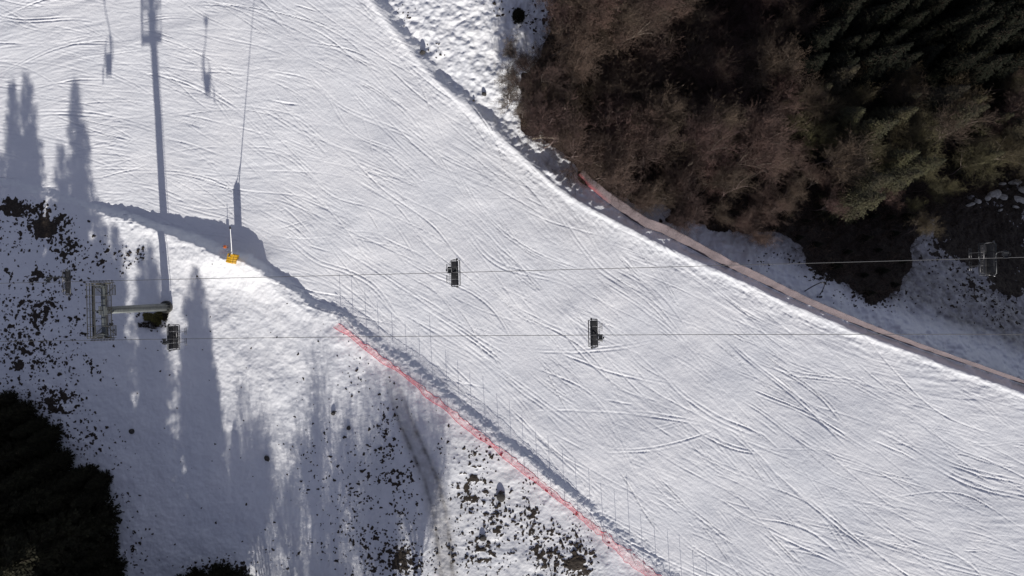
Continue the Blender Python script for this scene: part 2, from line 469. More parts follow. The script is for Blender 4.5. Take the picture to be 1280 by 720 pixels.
linked_turns(1900, 12, 45, .28, .012, .034, .055, .085, .7)
linked_turns(420, 8, 34, .36, .03, .052, .055, .09, .7)
linked_turns(45, 8, 26, .30, .05, .075, .07, .12, .7)
skitracks(700, .010, .026, .06, .10, 3, 12, .16)
skitracks(120, .03, .06, .06, .10, 2, 7, .22)
for _ in range(90):                       # bundles of near-parallel tracks
    px = rng.uniform(-60, 1320); py = rng.uniform(-40, 760); x, y = wpt(px, py)
    a = heading(px, py)+rng.normal(0, .22); L = rng.uniform(5, 18); k0 = rng.normal(0, .03); k1 = k0+rng.normal(0, .02)
    for q in range(rng.integers(3, 8)):
        o1 = rng.normal(0, .8); o2 = rng.normal(0, 1.5)
        stamp(curve(x-math.sin(a)*o1+math.cos(a)*o2, y+math.cos(a)*o1+math.sin(a)*o2, a+rng.normal(0, .035), L*rng.uniform(.5, 1), k0, k1), rng.uniform(.06, .10), rng.uniform(.015, .05))
# carved sweeping turns
for (px, py, deg, L, k, dp) in [(640,515,4,26,-.012,.05),(690,540,-10,20,.03,.05),(735,562,-8,18,.035,.06),(600,430,-12,22,.02,.06),(840,590,-35,30,.01,.06),
        (930,560,-42,34,.004,.09),(935,562,-42,34,.004,.08),(470,350,-38,40,.002,.05),(480,352,-40,42,.002,.05),(430,330,-46,36,.003,.05),(560,430,-50,30,.008,.06),
        (700,330,-22,30,-.02,.05),(660,420,-30,20,.02,.06),(960,500,-8,30,-.02,.05),(40,60,8,26,-.02,.05),(150,40,4,24,-.02,.06),(0,150,12,24,-.03,.05),
        (100,130,-4,28,-.01,.05),(240,90,-50,12,-.01,.05),(380,40,-55,22,.01,.05),(520,200,-48,28,.005,.05),(780,470,-34,26,.012,.06),(1050,540,-20,26,-.01,.06),
        (1010,640,-26,30,.01,.06),(350,260,-34,40,.001,.05)]:
    x, y = wpt(px, py); c = curve(x, y, math.radians(deg), L, k, k)
    stamp(c, .10, dp*.8); stamp(c+np.array([[.12, .42]]), .09, dp*.7)
trk = (-groove + rim*.45*np.clip(1-groove/.03, 0, 1))
PX = GX/(H-GZ)*F+640; PY = 360-GY/(H-GZ)*F
rag = .65+1.0*sstep((fbm(GX*.22, GY*.22, 4, 41)-.32)/.36)
GZ = GZ + trk*PI_*rag
# ridged crust along the piste direction, tilted like the groomer's passes
ang = -np.radians(np.interp(PX, [-60,300,650,900,1330], [6,20,44,38,24]))
ua = GX*np.cos(ang)+GY*np.sin(ang); va = -GX*np.sin(ang)+GY*np.cos(ang)
wx = (fbm(GX*.12, GY*.12, 2, 56)-.5)*1.2
crust = (fbm(ua*.40+wx, va*2.6+wx*1.5, 3, 51)-.5)
fine_ = np.clip(fbm(ua*.9+wx, va*4.5+wx*2, 2, 58)-.62, 0, 1)/.38     # short scraped furrows
patch_ = sstep((fbm(GX*.10, GY*.16, 3, 59)-.36)/.3)
GZ = GZ + PI_*(crust*(.016+.028*patch_+.06*sstep((DR+7)/6)*(PX > 600)) - fine_*.018*(.3+patch_) + (fbm(GX*3.2, GY*3.2, 2, 60)-.5)*.020)
del ua, va, crust
# bank foot: churned snow
churn = np.exp(-((DL+.2)/1.3)**2)+np.exp(-((DR+1.0)/1.2)**2)*.5
GZ = GZ + churn*(fbm(GX*2.6, GY*2.6, 3, 61)-.5)*.20

dens = density(PX, PY)
n1 = fbm(GX*2.3, GY*2.3, 3, 71); n2 = fbm(GX*.45, GY*.45, 3, 73)
dirt = sstep((dens*.62 + .35*sstep((dens-.72)/.28) + (n1-.5)*1.1 + (n2-.5)*.9 - .50)/.25)*(dens > .1)*(1-PI_)
wpx = (fbm(GX*.3, GY*.3, 4, 82)-.5)*34; wpy = (fbm(GX*.3, GY*.3, 4, 84)-.5)*34
forest = in_poly(PX+wpx, PY+wpy, FOREST)
fn = fbm(GX*.5, GY*.5, 4, 81)
ffl = forest & (DR > 2.2)
dirt = np.where(ffl, np.maximum(dirt, .8+.2*fn), dirt)
CORNER = [(-400,480),(0,486),(42,500),(62,535),(80,565),(118,588),(138,640),(140,690),(165,730),(200,900),(-400,900)]
crn = in_poly(PX+10+wpx*.9, PY-8+wpy*.9, CORNER)
dirt = np.where(crn, np.maximum(dirt, .8+.2*fn), dirt)
# brown litter blown on the shaded snow below the wood
dx_, dy_ = PX-690, PY-205
GZ = GZ + dirt*.06*(dens > .1)
# vehicle track climbing on the lower left
RT = [(455,400),(475,440),(492,480),(505,520),(522,560),(540,600),(550,640),(556,680),(560,725),(562,800)]
RW = poly_w(RT); dr, _ = pdist(GX, GY, RW, RT)
wr = 1.0+.7*sstep((PY-480)/120)
mud_and_shade = np.exp(-(dr/(wr*.95))**4)*sstep((PY-440)/110)
rut = np.exp(-((dr-.75)/.22)**2)
mud_and_shade = np.clip(mud_and_shade*(.60+.9*rut*fbm(GX*.8, GY*.8, 3, 91)), 0, 1)
mud_and_shade = np.maximum(mud_and_shade, .28*(1-PI_)*sstep((PX-400)/80)*(PX < 760)*(PY > 520)*fbm(GX*.3, GY*.3, 4, 92))
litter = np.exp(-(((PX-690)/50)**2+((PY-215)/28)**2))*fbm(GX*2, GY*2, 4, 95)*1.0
mud_and_shade = np.maximum(mud_and_shade, np.where(DR > 1.0, litter, 0))
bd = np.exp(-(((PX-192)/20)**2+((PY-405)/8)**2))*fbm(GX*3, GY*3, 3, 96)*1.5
mud_and_shade = np.maximum(mud_and_shade, 1.1*sstep((DR-3)/5)*sstep((PR-600)/100)*(.5+fbm(GX*.6, GY*.6, 4, 97)))  # ravine snow: dirt and litter, greyed further to paint its shade deeper
mud_and_shade = np.clip(np.maximum(mud_and_shade, bd), 0, 1)
GZ = GZ - rut*.09*sstep((PY-440)/60)*(1-PI_) + np.exp(-(dr/.3)**2)*.04*(1-PI_)

V = np.stack([GX.ravel(), GY.ravel(), GZ.ravel()], 1)
idx = np.arange(nx*ny).reshape(ny, nx)
Fq = np.stack([idx[:-1, :-1].ravel(), idx[:-1, 1:].ravel(), idx[1:, 1:].ravel(), idx[1:, :-1].ravel()], 1)
me = bpy.data.meshes.new('snow_ground')
me.vertices.add(len(V)); me.vertices.foreach_set('co', V.astype(np.float32).ravel())
me.loops.add(Fq.size); me.loops.foreach_set('vertex_index', Fq.astype(np.int32).ravel())
me.polygons.add(len(Fq)); me.polygons.foreach_set('loop_start', np.arange(0, Fq.size, 4, dtype=np.int32))
me.update(calc_edges=True); me.polygons.foreach_set('use_smooth', np.ones(len(Fq), bool))
for nm, arr in (('dirt', dirt), ('mud_and_shade', mud_and_shade)):
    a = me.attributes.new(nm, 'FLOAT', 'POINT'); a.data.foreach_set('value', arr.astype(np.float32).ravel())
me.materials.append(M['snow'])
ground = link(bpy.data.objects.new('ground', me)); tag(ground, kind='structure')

# ------------------------------------------------------------------ turf clumps poking through the snow
def clump_arrays(n_var=10):
    out = []
    for k in range(n_var):
        bm = bmesh.new(); bmesh.ops.create_icosphere(bm, subdivisions=2, radius=1.0)
        r = random.Random(k+5); ph = [r.uniform(0, 6.28) for _ in range(6)]
        for v in bm.verts:
            a = math.atan2(v.co.y, v.co.x)
            s = 1+.28*math.sin(2*a+ph[0])+.2*math.sin(3*a+ph[1])+.14*math.sin(5*a+ph[2])+r.uniform(-.16, .16)
            v.co = Vector((v.co.x*s, v.co.y*s*.8, v.co.z*.42*(1+r.uniform(-.3, .3))))
        bm.verts.ensure_lookup_table()
        for i, v in enumerate(bm.verts): v.index = i
        out.append((np.array([v.co[:] for v in bm.verts]), np.array([[w.index for w in f.verts] for f in bm.faces]))); bm.free()
    return out
CL = clump_arrays()
cand = []
while len(cand) < 8000:
    pxs = rng.uniform(-30, 1310, 4000); pys = rng.uniform(-20, 745, 4000)
    dd = density(pxs, pys)
    keep = rng.random(4000) < np.clip(dd, 0, 1)**1.6
    for a, b, c in zip(pxs[keep], pys[keep], dd[keep]): cand.append((a, b, c))
sx = np.array([c[0] for c in cand]); sy = np.array([c[1] for c in cand]); sd = np.array([c[2] for c in cand])
# sparse strays over the whole lower left
ex = rng.uniform(0, 760, 1100); ey = rng.uniform(300, 720, 1100)
crest_y = np.interp(ex, [p[0] for p in CREST], [p[1] for p in CREST])
ok = (ey > crest_y+14) & (rng.random(1100) < .28); ex = ex[ok]; ey = ey[ok]
sx = np.concatenate([sx, ex]); sy = np.concatenate([sy, ey]); sd = np.concatenate([sd, np.full(len(ex), .15)])
zz = np.zeros(len(sx))
for _ in range(12):
    X = (sx-640)/F*(H-zz); Y = (360-sy)/F*(H-zz); t = terrain(X, Y); zz = .5*zz+.5*t[0]
X = (sx-640)/F*(H-zz); Y = (360-sy)/F*(H-zz); t = terrain(X, Y)
okp = (t[1] < .05) & ((t[2] > .8) | (t[3] > 1.0))
X, Y, zz, sd = X[okp], Y[okp], t[0][okp], sd[okp]
clus = fbm(X*.7, Y*.7, 3, 101)
okc = (clus > .40) | (rng.random(len(X)) < .25)
X, Y, zz, sd = X[okc], Y[okc], zz[okc], sd[okc]
size = np.minimum(np.exp(rng.normal(-2.45, .45, len(X))), .22)*(.75+.7*sd)
VV = []; FF = []; b0 = 0
for i in range(len(X)):
    v, f = CL[i % len(CL)]
    a = rng.uniform(0, 6.28); ca, sa = math.cos(a), math.sin(a); s = size[i]
    st = rng.uniform(.8, 1.6)
    p = np.stack([(v[:, 0]*ca-v[:, 1]*sa*st)*s+X[i], (v[:, 0]*sa+v[:, 1]*ca*st)*s+Y[i], v[:, 2]*s+zz[i]], 1)
    VV.append(p); FF.append(f+b0); b0 += len(v)
gc = link(bpy.data.objects.new('turf_clumps', np_mesh('turf_clumps', np.concatenate(VV), np.concatenate(FF), M['soil'])))
tag(gc, 'dark bare turf clumps and stones poking through thin snow', 'ground cover', kind='stuff')

def boulder(px, py, sx, sy, sz, label, group=None, mat='rock', name='boulder', seed=0, cat='rock'):
    p = ground_at(px, py)
    bm = bmesh.new(); bmesh.ops.create_icosphere(bm, subdivisions=3, radius=1.0)
    r = random.Random(seed+int(px*7)); dirs = [Vector((r.gauss(0,1), r.gauss(0,1), r.gauss(0,1))).normalized() for _ in range(9)]
    for v in bm.verts:
        for d in dirs:
            t = v.co.dot(d)
            if t > .72: v.co -= d*(t-.72)*.9
        v.co *= 1+r.uniform(-.025, .025)
        v.co = Vector((v.co.x*sx, v.co.y*sy, v.co.z*sz))
    m = bpy.data.meshes.new(name); bm.to_mesh(m); bm.free(); m.materials.append(M[mat])
    o = link(bpy.data.objects.new(name, m)); o.location = (p.x, p.y, p.z+sz*.35); o.rotation_euler = (0, 0, r.uniform(-.5, .5))
    tag(o, label, cat, group); return o

for i, (px, py, a, b, c, lb) in enumerate([
    (605,118,.32,.28,.3,'dark rock on the sunlit snow left of the pale bare bushes'),
    (528,66,.42,.34,.35,'dark rock on the shadow line beside the upper piste edge'),
    (592,126,.16,.14,.14,'tiny dark stone in the shade of the upper piste edge'),
    (165,539,.34,.34,.3,'lone round grey rock on shaded snow between two lit strips'),
    (334,573,.30,.42,.3,'largest dark rock on the streaky snow left of the vehicle track'),
    (417,516,.32,.3,.26,'round dark rock in the pale snow below the end of the red net'),
    (626,620,.55,.75,.4,'big brown turf hump at the foot of the red net bank'),
    (603,672,.45,.4,.3,'rounded brown turf hump right of the vehicle track'),
    (436,535,.25,.32,.3,'squarish dark stone above the turf patch left of the vehicle track')]):
    boulder(px, py, a, b, c, lb, mat='darkrock', name='rock', seed=i)
for i, (px, py, a, b, lb) in enumerate([
    (1242,244,.75,.6,'squarish pale boulder in the middle of the boulder cluster'),
    (1233,248,.42,.26,'small pale boulder touching the left of the squarish one'),
    (1253,247,.55,.32,'low pale boulder just right of the squarish one'),
    (1272,250,.85,.45,'widest flat pale boulder on the dark ground at the right edge'),
    (1268,228,.70,.28,'long narrow pale boulder uppermost of the cluster'),
    (1252,230,.35,.16,'thin grey boulder under the edge of the green trees'),
    (1278,238,.50,.35,'pale boulder cut off by the right edge of the photo'),
    (1221,252,.40,.22,'grey slanted boulder leftmost but one of the cluster'),
    (1212,256,.50,.18,'grey leaning boulder leftmost of the cluster'),
    (1268,259,.38,.14,'narrow slanting boulder lowest of the cluster'),
    (1249,263,.26,.14,'smallest pale boulder below the squarish one')]):
    boulder(px, py, a*1.35, b*1.5, .45, lb, group='pale boulders on the dark slope', seed=40+i)

# ------------------------------------------------------------------ trees
def bare_tree(seed, height, spread, pale=False):
    r = random.Random(seed); trunk = []; crown = []
    def grow(p, d, L, rad, lev):
        n = 3 if lev < 2 else 2
        q = p.copy(); dd = d.copy()
        for k in range(n):
            dd = (dd + Vector((r.gauss(0,.13), r.gauss(0,.13), r.gauss(.03,.08)))).normalized()
            q2 = q + dd*(L/n); ra = rad*(1-.35*k/n); rb = rad*(1-.35*(k+1)/n)
            (trunk if lev < 3 else crown).append((*q, *q2, ra, rb))
            if lev < 5:
                for _ in range([0, 2, 2, 2, 2][lev] + (1 if lev and r.random() < .7 else 0)):
                    if k == 0 and lev < 2: continue
                    side = dd.orthogonal().normalized(); side.rotate(Matrix.Rotation(r.uniform(0, 6.283), 3, dd))
                    nd = (dd*r.uniform(.55, 1.0)+side*r.uniform(.5, .95)*spread+Vector((0, 0, .18))).normalized()
                    grow(q+(q2-q)*r.random(), nd, L*r.uniform(.48, .70), rb*.52, lev+1)
            q = q2
        if lev < 5:
            for _ in range([4, 2, 2, 2, 2][lev]):
                side = dd.orthogonal().normalized(); side.rotate(Matrix.Rotation(r.uniform(0, 6.283), 3, dd))
                nd = (dd+side*r.uniform(.25, .7)*spread).normalized()
                grow(q, nd, L*r.uniform(.6, .8), rad*.6, lev+1)
    grow(Vector((0,0,0)), Vector((r.gauss(0,.06), r.gauss(0,.06), 1)).normalized(), height*.36, height*.013, 0)
    crown = [(*c[:6], max(c[6], .011), max(c[7], .008)) for c in crown]
    if len(crown) > 9000: crown = r.sample(crown, 9000)
    # root the trunk below the ground
    trunk.append((0, 0, -1.2, 0, 0, 0.02, height*.017, height*.0135))
    v, f = seg_tubes(trunk, 5); tm = np_mesh('bare_trunk', v, f, M['palebark' if pale is True else 'bark'])
    v, f = seg_tubes(crown, 3); cm = np_mesh('bare_crown', v, f, M['paletwig' if pale is True else 'mosstwig' if pale == 'moss' else 'twig'])
    return tm, cm

def conifer(seed, height, R, mat, dense=1.0, low=.06, spr=1.0, ex=.8):
    r = random.Random(seed); g = np.random.default_rng(seed)
    trunk = [(0,0,-1.2,0,0,height*.5,height*.016,height*.009),(0,0,height*.5,0,0,height*.985,height*.009,.02)]
    tris = []
    z = height*low
    while z < height*.985:
        fr = (z-height*low)/(height*(1-low))
        L0 = R*(1-fr)**ex*(.95+.05*math.sin(fr*23+seed))
        nb = max(4, int((6+3*(1-fr))*dense))
        for b in range(nb):
            a = r.uniform(0, 6.283); L = max(.18, L0*r.uniform(.78, 1.04)); droop = r.uniform(.05, .42)*(1-fr*.7)
            ca, sa = math.cos(a), math.sin(a)
            m = max(4, int(L*5*dense))
            for k in range(m):
                t = (k+.6)/m; rad = L*t
                zc = z - droop*rad + .12*rad*t
                c = np.array([ca*rad, sa*rad, zc])
                for sgn in (-1, 1):
                    out = np.array([ca, sa, -.15]); sd_ = np.array([-sa, ca, 0])*sgn
                    dr_ = out*r.uniform(.3, 1)+sd_*r.uniform(.35, 1)+np.array([0, 0, r.uniform(-.45, .12)])
                    dr_ /= np.linalg.norm(dr_)
                    ln = r.uniform(.22, .6)*(1-.45*t)*(1.0 if L > 1 else .7)*spr; w = r.uniform(.05, .11)*spr
                    wv = np.cross(dr_, [r.uniform(-.5,.5), r.uniform(-.5,.5), 1.0]); wv /= np.linalg.norm(wv)
                    o = c + g.normal(0, .05, 3)
                    tris.append((o-wv*w*.4, o+dr_*ln*.5-wv*w, o+dr_*ln, o+dr_*ln*.5+wv*w))
            # the branch itself
            trunk.append((0, 0, z, ca*L*.9, sa*L*.9, z-droop*L*.9+.1*L, .03, .008))
        z += height*.018 + .12*r.random()+ .06
    T = np.array(tris).reshape(-1, 3); f = np.arange(len(T)).reshape(-1, 4)
    cm = np_mesh('conifer_crown', T, f, mat)
    v, f2 = seg_tubes(trunk, 5); tm = np_mesh('conifer_trunk', v, f2, M['conbark'])
    return tm, cm

def place_tree(name, meshes, p, rz, sc, label, cat, group=None, lean=0.0):
    e = empty(name, (p.x, p.y, p.z-.1), rz); e.scale = (sc, sc, sc*random.uniform(.97, 1.03))
    if lean: e.rotation_euler = (lean*math.sin(rz), lean*math.cos(rz), rz)
    tag(e, label, cat, group)
    link(bpy.data.objects.new('trunk', meshes[0]), e); link(bpy.data.objects.new('crown', meshes[1]), e)
    return e

BT = [bare_tree(100+i, 9.5+(i % 3)*1.2, .95+.12*(i % 2)) for i in range(7)]
BTG = [bare_tree(150+i, 9.0+i, 1.05, 'moss') for i in range(3)]
BTP = [bare_tree(200+i, 6.5, 1.15, True) for i in range(3)]
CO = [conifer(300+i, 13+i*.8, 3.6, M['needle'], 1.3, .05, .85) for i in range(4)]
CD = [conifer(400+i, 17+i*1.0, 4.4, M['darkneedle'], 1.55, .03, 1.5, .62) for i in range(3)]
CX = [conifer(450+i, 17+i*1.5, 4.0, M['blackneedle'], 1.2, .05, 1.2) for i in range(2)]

# pale bushes at the tip of the wood
for i, (px, py, s) in enumerate([(632,58,.85),(640,95,.95),(628,128,.85),(655,78,.9),(648,140,.75)]):
    p = base_for(px+6, py, 3.2)
    place_tree('bare_tree', BTP[i % 3], p, random.uniform(0, 6.28), s*.9, [
        'pale grey bare tree topmost of those beside the sunlit snow patch',
        'pale grey bare tree in the middle of those overhanging the sunlit snow',
        'pale grey bare tree fanning out low at the lowest corner of the sunlit snow',
        'pale grey bare tree tucked between the sunlit snow and the brown wood',
        'small pale bare tree just above the pale fallen log'][i], 'tree')

# the wood
def scatter(poly, spacing, n_try, seed, margin=(560, 1460, -170, 400)):
    g = np.random.default_rng(seed); pts = []
    for _ in range(n_try):
        x = g.uniform(margin[0], margin[1]); y = g.uniform(margin[2], margin[3])
        if not bool(in_poly(np.array([x]), np.array([y]), poly)[0]): continue
        if all((x-a)**2+(y-b)**2 > spacing**2 for a, b in pts): pts.append((x, y))
    return pts
CONZ = [(1060,-200),(1010,60),(1000,150),(1010,190),(1060,215),(1060,270),(1100,330),(1150,300),(1200,255),(1300,235),(1600,220),(1600,-200)]
TREEP = [(a+(16 if a < 700 and 0 < b < 170 else 0), b-(34 if a > 1140 else 6 if a > 900 else 0)) for a, b in FOREST]
for k, (u, v) in enumerate(scatter(TREEP, 21, 15000, 3)):
    con = bool(in_poly(np.array([u]), np.array([v]), CONZ)[0])
    if 955 < u < 1135 and v > 268:
        mesh, nm, hh, sc = (CX[k % 2], 'conifer', 4, random.uniform(.11, .17))
        lb, gr = 'low black conifer on the point of the wood reaching down towards the barrier', 'black conifers on the lower point of the wood'
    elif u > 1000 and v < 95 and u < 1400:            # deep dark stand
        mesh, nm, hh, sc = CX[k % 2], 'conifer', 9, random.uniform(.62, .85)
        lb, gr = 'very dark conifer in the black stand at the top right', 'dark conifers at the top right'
    elif con and random.random() < .5:
        mesh, nm, hh, sc = BTG[k % 3], 'bare_tree', 7, random.uniform(.7, 1.0)
        lb, gr = 'mossy olive brown bare tree mixed in among the green conifers', 'mossy bare trees among the conifers'
    elif con and random.random() < .8:
        mesh, nm, hh, sc = CO[k % 4], 'conifer', 6, random.uniform(.6, .95)
        if v > 170: lb, gr = 'olive green conifer at the lower edge of the green stand above the boulders', 'olive conifers above the boulders'
        else: lb, gr = 'olive green conifer in the upper middle of the green stand at the right', 'olive conifers in the green stand'
    else:
        mesh, nm, hh, sc = BT[k % 7], 'bare_tree', 7, random.uniform(.7, 1.05)
        edge = v > np.interp(u, [640,735,850,1000,1100], [110,180,225,250,290])
        if con: lb, gr = 'bare brown tree standing among the olive green conifers', 'bare trees among the conifers'
        elif edge: lb, gr = 'bare brown tree at the lower edge of the wood above the shaded snow', 'bare trees at the lower edge of the wood'
        elif u < 800: lb, gr = 'bare brown tree in the left part of the wood next to the snow patch', 'bare trees in the left part of the wood'
        else: lb, gr = 'bare brown tree in the middle of the wood left of the conifers', 'bare trees in the middle of the wood'
    if v > 215 and nm == 'bare_tree': sc *= .72; hh = 4
    p = base_for(u, v, hh*sc)
    place_tree(nm, mesh, p, random.uniform(0, 6.28), sc, lb, 'tree', gr, lean=random.uniform(0, .10))

# undergrowth: tangled brush under and between the trees
segs = []
g = np.random.default_rng(9)
bx = g.uniform(600, 1320, 9000); by = g.uniform(-30, 400, 9000)
okb = in_poly(bx, by, [(a, b+4) for a, b in FOREST]); bx = bx[okb]; by = by[okb]
zb = np.full(len(bx), -4.0)
for _ in range(14):
    Xb = (bx-640)/F*(H-zb); Yb = (360-by)/F*(H-zb); zb = .5*zb+.5*terrain(Xb, Yb)[0]
for i in range(len(bx)):
    hh = g.uniform(.5, 2.0)
    for _ in range(7):
        a = g.uniform(0, 6.28); l = g.uniform(.3, 1.1)
        p0 = (Xb[i], Yb[i], zb[i]-.05); p1 = (Xb[i]+math.cos(a)*l*.5, Yb[i]+math.sin(a)*l*.5, zb[i]+hh*.55)
        p2 = (p1[0]+math.cos(a+g.normal(0,.6))*l*.6, p1[1]+math.sin(a+g.normal(0,.6))*l*.6, zb[i]+hh*g.uniform(.6, 1.1))
        segs.append((*p0, *p1, .016, .012)); segs.append((*p1, *p2, .012, .007))
v, f = seg_tubes(segs, 3)
ug = link(bpy.data.objects.new('undergrowth', np_mesh('undergrowth', v, f, M['twig'])))
tag(ug, 'tangled brown brush covering the floor of the wood', 'undergrowth', kind='stuff')

# conifers of the dark corner at the lower left (bases in photo pixels at ground level)
def ctree(px, py, sc, mesh, label, group=None, name='conifer'):
    x, y = wpt(px, py); p = Vector((x, y, gz(x, y)))
    place_tree(name, mesh, p, random.uniform(0, 6.28), sc, label, 'tree', group)
for i, (px, py, s) in enumerate([(37,604,1.05),(56,612,1.0),(118,652,1.02),(84,668,.85),(2,570,.80),(20,660,.85),(60,700,1.0),(118,700,.9),(100,730,1.0),(-30,620,1.0),(-25,555,.75),(44,566,.55),(84,612,.62),(135,740,.85),(0,700,1.0),
        (20,540,.55),(66,590,.55),(10,530,.5),(-10,600,.9),(40,650,.85),(88,640,.7),(104,672,.75),(30,585,.7),(60,650,.8),(0,640,1.0),(118,668,.7),(-5,520,.45),(100,618,.5),(128,715,.7),
        (30,522,.36),(48,540,.34),(60,560,.36),(78,580,.34),(104,600,.36),(122,620,.34),(132,650,.38),(134,685,.4),(142,712,.4),(10,510,.36),(150,738,.4),(112,596,.25),(66,548,.28),(128,604,.26)]):
    lb = {0:'dark conifer whose tall narrow shadow lies leftmost on the piste',1:'dark conifer whose tall shadow lies second from left on the piste',
          2:'dark conifer at the right side of the corner stand casting the widest tree shadow'}.get(i, 'dark conifer packed inside the black corner stand at the lower left')
    ctree(px+(12 if s < .7 else 4), py-(10 if s < .7 else 5), s, CD[i % 3], lb, 'dark conifers in the lower left corner')
for i, (px, py, s) in enumerate([(254,716,.36),(285,712,.42),(236,722,.32),(306,718,.40),(270,726,.45)]):
    ctree(px, py, s, CD[i % 3], 'small dark conifer top poking in at the bottom edge', 'young conifers at the bottom edge')
# trees standing just below the frame: their shadows fall into it
below = [(152,800,.95,'c'),(168,850,1.05,'c'),(146,760,.75,'c'),(208,850,1.1,'c'),(222,880,1.12,'c'),(214,815,.85,'c'),(262,870,1.08,'c'),(276,905,1.15,'c'),(284,840,.8,'c'),
        (130,790,1.03,'c'),(155,800,1.06,'c'),(172,795,1.0,'c'),(120,800,1.0,'c'),(92,780,.95,'c'),(60,770,1.0,'c'),(20,780,1.0,'c'),(-10,760,1.0,'c'),(130,770,.9,'c'),(-40,800,1.1,'c'),(492,900,1.4,'b'),(38,830,1.1,'c'),(80,850,1.15,'c')]
gb = np.random.default_rng(77)
for q in range(6): below.append((gb.uniform(300, 440), gb.uniform(800, 960), gb.uniform(.75, 1.4), 'b'))
for q in range(5): below.append((325+q*25+gb.uniform(-4, 4), gb.uniform(770, 830), gb.uniform(.9, 1.25), 'b'))
for q in range(5): below.append((gb.uniform(440, 540), gb.uniform(850, 960), gb.uniform(1.1, 1.65), 'b'))
for i, (px, py, s, kind) in enumerate(below):
    ctree(px, py, s, CD[i % 3] if kind == 'c' else BT[i % 7], 'tall dark conifer standing just below the frame' if kind == 'c' else 'bare tree standing just below the frame',
          'conifers below the frame' if kind == 'c' else 'bare trees below the frame', 'conifer' if kind == 'c' else 'bare_tree')

# dark round bush on the upper snow patch
p = ground_at(648, 21)
segs = []; tr = []
for i in range(2600):
    a = g.uniform(0, 6.28); el = math.asin(g.uniform(.05, 1)); rr = .95*(g.uniform(.3, 1)**.5)
    c = np.array([math.cos(a)*math.cos(el)*rr*.85, math.sin(a)*math.cos(el)*rr*1.05, math.sin(el)*rr*1.1])
    d = g.normal(0, 1, 3); d /= np.linalg.norm(d); w = np.cross(d, [.3, .2, 1]); w /= np.linalg.norm(w)
    tr.append((c, c+d*.09-w*.035, c+d*.18, c+d*.09+w*.035))
T = np.array(tr).reshape(-1, 3)
e = empty('bush', p); tag(e, 'small round dark evergreen bush alone on the upper snow patch', 'bush')
link(bpy.data.objects.new('foliage', np_mesh('foliage', T, np.arange(len(T)).reshape(-1, 4), M['darkneedle'])), e)
mb = MB()
for i in range(7):
    a = i*.9; mb.tube((0,0,-.1), (math.cos(a)*.4, math.sin(a)*.4, .8), .03, .01, 5)
mb.build('stem', M['conbark'], e)

# fallen log, stick, bent pipe
def log(a, b, r, name, label, cat, mat='log', hz=.25):
    p0 = ground_at(*a); p1 = ground_at(*b); mb = MB(); o = p0.copy()
    pts = [Vector((0,0,hz))+(p1-p0)*t+Vector((0, .12*math.sin(t*6), .1*math.sin(t*3.1))) for t in np.linspace(0, 1, 9)]
    mb.path(pts, [r*(1-.5*t) for t in np.linspace(0, 1, 9)], 8)
    for t in (3, 5, 6):
        mb.tube(pts[t], pts[t]+Vector((.15, .35*(-1)**t, .35)), r*.35, r*.12, 5)
    ob = mb.build(name, M[mat], None, True); ob.location = o; tag(ob, label, cat); return ob
log((664,176), (714,174), .15, 'fallen_log', 'pale fallen log lying at the lower corner of the wood', 'log', hz=1.2)
log((783,247), (792,235), .10, 'broken_stick', 'short pale broken branch beside the orange barrier', 'branch', hz=.8)
boulder(677,167,.5,.45,.4,'pale grey root stump rock beside the fallen log', name='boulder', seed=90)
pa = ground_at(1006, 364); pb = ground_at(1025, 368); top = Vector(((pa.x+pb.x)/2+.35, (pa.y+pb.y)/2+1.1, max(pa.z, pb.z)+2.2))
pts = []
for t in np.linspace(0, 1, 22):
    q = pa*(1-t)+pb*t; s = math.sin(math.pi*t)**.75
    mid = (pa+pb)/2
    q = q*(1-s*.25)+(top)*s*.25; q.z = (pa.z*(1-t)+pb.z*t)+2.5*s; q.y += 1.0*s; q.x += .35*s*t
    pts.append(q-pa)
mb = MB(); mb.path(pts, .065, 10); o = mb.build('bent_pipe', M['hose'], None, True); o.location = pa
tag(o, 'black pipe bent into an arch standing in shaded snow behind the barrier', 'pipe')

# ------------------------------------------------------------------ fences
def resample(P, step):
    W = [Vector(wpt(a, b)) for a, b in P]; out = [W[0]]; acc = 0
    for i in range(len(W)-1):
        L = (W[i+1]-W[i]).length; n = max(1, int(round(L/step)))
        for k in range(1, n+1): out.append(W[i]+(W[i+1]-W[i])*(k/n))
    return out
# red net on the left bank
FL = [(424,404),(445,422),(470,440),(505,466),(540,492),(575,520),(600,541),(640,571),(680,604),(712,630),(740,653),(785,688),(830,723),(895,777),(960,834)]
FP = resample(FL, .12)
e = empty('safety_fence', (FP[0].x, FP[0].y, gz(FP[0].x, FP[0].y)))
tag(e, 'red net safety fence on thin posts along the left bank of the piste', 'fence')
O = Vector(e.location)
XY = np.array([(p.x, p.y) for p in FP]); ZG = terrain(XY[:, 0], XY[:, 1])[0]
rows = 12; HN = 1.25; netpts = np.zeros((len(FP), rows, 3))
for i, p in enumerate(FP):
    tn = (FP[min(i+1, len(FP)-1)]-FP[max(i-1, 0)]).normalized(); nrm = Vector((tn.y, -tn.x))
    if nrm.y > 0: nrm = -nrm            # towards the off-piste side
    wv = float(vnoise(np.array([i*.05]), np.array([3.3]))[0]); wv2 = float(vnoise(np.array([i*.21]), np.array([8.3]))[0]); loose = float(np.clip((p.x-wpt(715,0)[0])/3, 0, 1))
    for k in range(rows):
        t = k/(rows-1)
        lean = (.06+.50*wv+.55*loose*wv2)*t + .22*math.sin(math.pi*t)*(wv-.3)
        if k == 0: lean -= .05+.35*(wv2-.4)*(1+loose)
        netpts[i, k] = (p.x+nrm.x*lean, p.y+nrm.y*lean, ZG[i]+.03+HN*t*(.78+.25*wv)*(1-.35*loose))
netpts += rng.normal(0, .012, netpts.shape)
